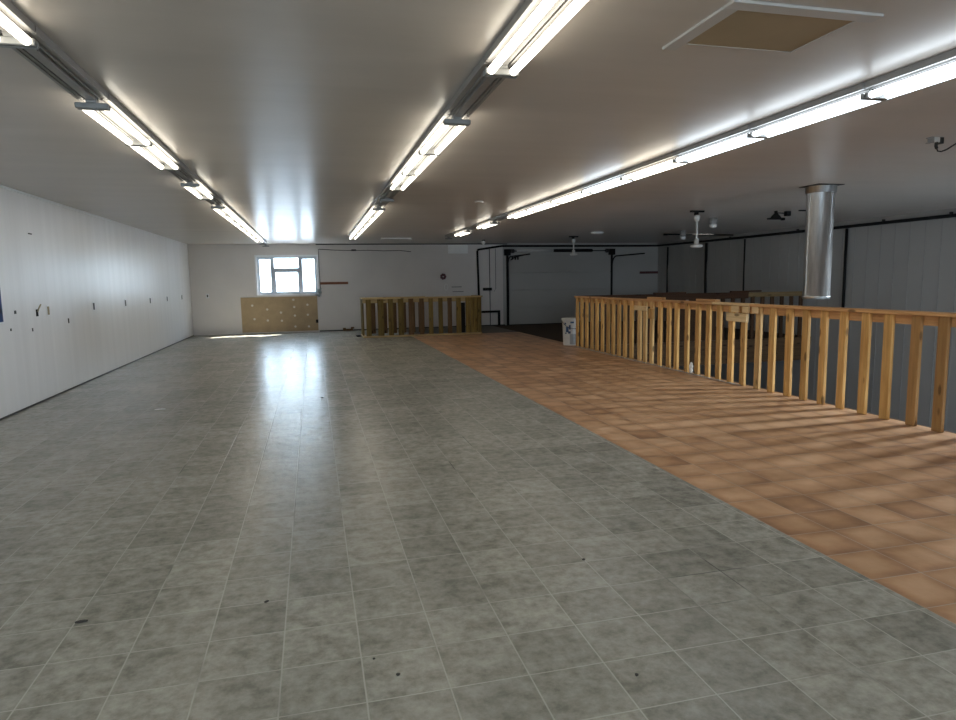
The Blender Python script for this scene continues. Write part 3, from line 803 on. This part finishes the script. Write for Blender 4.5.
bm = new()
bmesh.ops.create_icosphere(bm, subdivisions=3, radius=.07, matrix=Matrix.Translation((RX+.02, 8.86, .085)) @ Matrix.Diagonal((.3, .55, 1.25, 1)))
rng = random.Random(5)
for v in bm.verts: v.co += Vector((rng.uniform(-1, 1)*.005, rng.uniform(-1, 1)*.008, rng.uniform(-1, 1)*.01)); v.co.z = max(v.co.z, .001)
tag(obj('crumpled_paper', bm, M['paper']), 'crumpled white paper at the foot of the long railing', 'paper')

def chip(x, y, l, w, h, rot, mt, lab, nm='floor_scrap'):
    bm = new()
    bmesh.ops.create_icosphere(bm, subdivisions=2, radius=.5)
    r = random.Random(int(x*1000+y*77))
    for v in bm.verts:
        v.co += Vector((r.uniform(-.1, .1), r.uniform(-.12, .12), r.uniform(-.12, .12)))
    bmesh.ops.transform(bm, verts=bm.verts, matrix=Matrix.Translation((x, y, 0)) @ Matrix.Rotation(rot, 4, 'Z') @ Matrix.Diagonal((l, w, h, 1)))
    zm = min(v.co.z for v in bm.verts)
    for v in bm.verts: v.co.z += .0005-zm
    tag(obj(nm, bm, M[mt]), lab, 'scrap', 'bits of litter on the floor')
chip(-1.05, 3.06, .055, .016, .012, .1, 'scrap', 'dark curled leaf scrap on grey tiles at lower left')
chip(-.27, 3.03, .024, .014, .008, .5, 'scrap', 'dark crumb on grey tiles right of the curled leaf scrap')
chip(.246, 2.30, .018, .014, .008, .3, 'scrap', 'black crumb on grey tiles at the bottom centre of the floor')
chip(.168, 2.43, .012, .010, .006, .3, 'scrap', 'tiny black speck beside the bottom centre crumb')
chip(1.314, 3.05, .020, .016, .008, .9, 'scrap', 'dark crumb on a tile corner right of the floor centre')
chip(1.10, 2.06, .016, .012, .007, .9, 'scrap', 'dark crumb on grey tiles low right of centre')
chip(-1.83, 8.38, .13, .05, .006, .2, 'paper', 'pale flake of paper on the floor near the left wall')
chip(.06, 8.54, .05, .03, .012, .2, 'scrap', 'dark scrap at the edge of the window reflection on the floor')
chip(-1.0, 14.0, .12, .06, .006, .2, 'paper', 'pale flake on the floor further back left of the window reflection')
chip(1.17, 18.1, .16, .12, .05, -.6, 'black', 'black scrap at the left front foot of the enclosure')

# ------------------------------------------------------------------ outside
bm = new(); box(bm, -40, 60, YB+.2, 70, -1.2, -1.0); obj('ground', bm, M['ground'], kind='structure')
bm = new()
fy = 27.0
for i in range(-30, 31):
    x = -.7+i*.16
    tube(bm, [(x, fy, -.2), (x+2.2, fy, 2.0)], .012, 5, False); tube(bm, [(x, fy+.02, -.2), (x-2.2, fy+.02, 2.0)], .012, 5, False)
tag(obj('chain_link_fence', bm, M['fence']), 'pale chain link fence seen outside through the window', 'fence')

# ------------------------------------------------------------------ light and world
SUN_D = Vector((-.69, -.60, -1.0)).normalized()
sl = bpy.data.lights.new('sun', 'SUN'); sl.energy = 55.0; sl.angle = .01; sl.color = (1.0, .95, .88)
so = bpy.data.objects.new('sun', sl); COL.objects.link(so)
so.rotation_euler = SUN_D.to_track_quat('-Z', 'Y').to_euler(); so.location = (8, 27, 12)

w = bpy.data.worlds.new('sky'); S.world = w; w.use_nodes = True
nt = w.node_tree; bg = nt.nodes['Background']
tc = nt.nodes.new('ShaderNodeTexCoord'); sp = nt.nodes.new('ShaderNodeSeparateXYZ'); nt.links.new(tc.outputs['Generated'], sp.inputs[0])
c = ramp(nt, sp.outputs[2], [(.0, (.71, .855, 1.0)), (.35, (.62, .80, 1.0)), (1.0, (.40, .62, 1.0))])
nt.links.new(c, bg.inputs[0]); bg.inputs[1].default_value = 13.0

def portal(name, loc, d, sx, sy):
    l = bpy.data.lights.new(name, 'AREA'); l.shape = 'RECTANGLE'; l.size = sx; l.size_y = sy
    l.cycles.is_portal = True
    o = bpy.data.objects.new(name, l); COL.objects.link(o); o.location = loc
    o.rotation_euler = Vector(d).to_track_quat('-Z', 'Y').to_euler()
portal('sky_portal_back', ((WX0+WX1)/2, YB+.2, (WZ0+WZ1)/2), (0, -1, 0), WX1-WX0, WZ1-WZ0)
dl = bpy.data.lights.new('side_window_added_lamp', 'AREA'); dl.shape = 'RECTANGLE'; dl.size = RW[1]-RW[0]-.1; dl.size_y = RW[3]-RW[2]-.1  # added area lamp, stands in for daylight and casts the baluster shadows
dl.energy = 330; dl.color = (.80, .90, 1.0)
do = bpy.data.objects.new('side_window_added_lamp', dl); COL.objects.link(do); do.location = (XR+.17, (RW[0]+RW[1])/2, (RW[2]+RW[3])/2)
dl.spread = 1.6
do.rotation_euler = Vector((-.82, 0, -.57)).to_track_quat('-Z', 'Y').to_euler()
for a, b in FW: portal('sky_portal_front', ((a+b)/2, YF-.17, (FZ0+FZ1)/2), (0, 1, 0), b-a, FZ1-FZ0)
portal('sky_portal_lower', (8.7, -3.0, -1.55), (0, 1, 0), 3.4, 2.5)

# ------------------------------------------------------------------ camera
F_PX, YAW, PITCH, ROLL = 654.388, .244538, .119987, -.0162792
cy, sy = math.cos(YAW), math.sin(YAW)
r = Vector((cy, -sy, 0)); f = Vector((sy, cy, 0)); u = Vector((0, 0, 1))
cp, sp_ = math.cos(PITCH), math.sin(PITCH)
f2 = f*cp-u*sp_; u2 = u*cp+f*sp_
cr, sr = math.cos(ROLL), math.sin(ROLL)
r2 = r*cr+u2*sr; u3 = u2*cr-r*sr
cam = bpy.data.cameras.new('camera'); cam.sensor_width = 36; cam.lens = F_PX/956*36; cam.clip_start = .05
co = bpy.data.objects.new('camera', cam); COL.objects.link(co)
mw = Matrix((r2, u3, -f2)).transposed().to_4x4(); mw.translation = Vector((0, 0, 1.46))
co.matrix_world = mw
S.camera = co

vs = S.view_settings
S.display_settings.display_device = 'sRGB'
vs.view_transform = 'Standard'; vs.look = 'None'; vs.gamma = 1.0; vs.use_curve_mapping = False
vs.exposure = 0.66
S.cycles.max_bounces = 8; S.cycles.diffuse_bounces = 5; S.cycles.glossy_bounces = 4
S.cycles.sample_clamp_indirect = 6.0
S.cycles.use_denoising = True
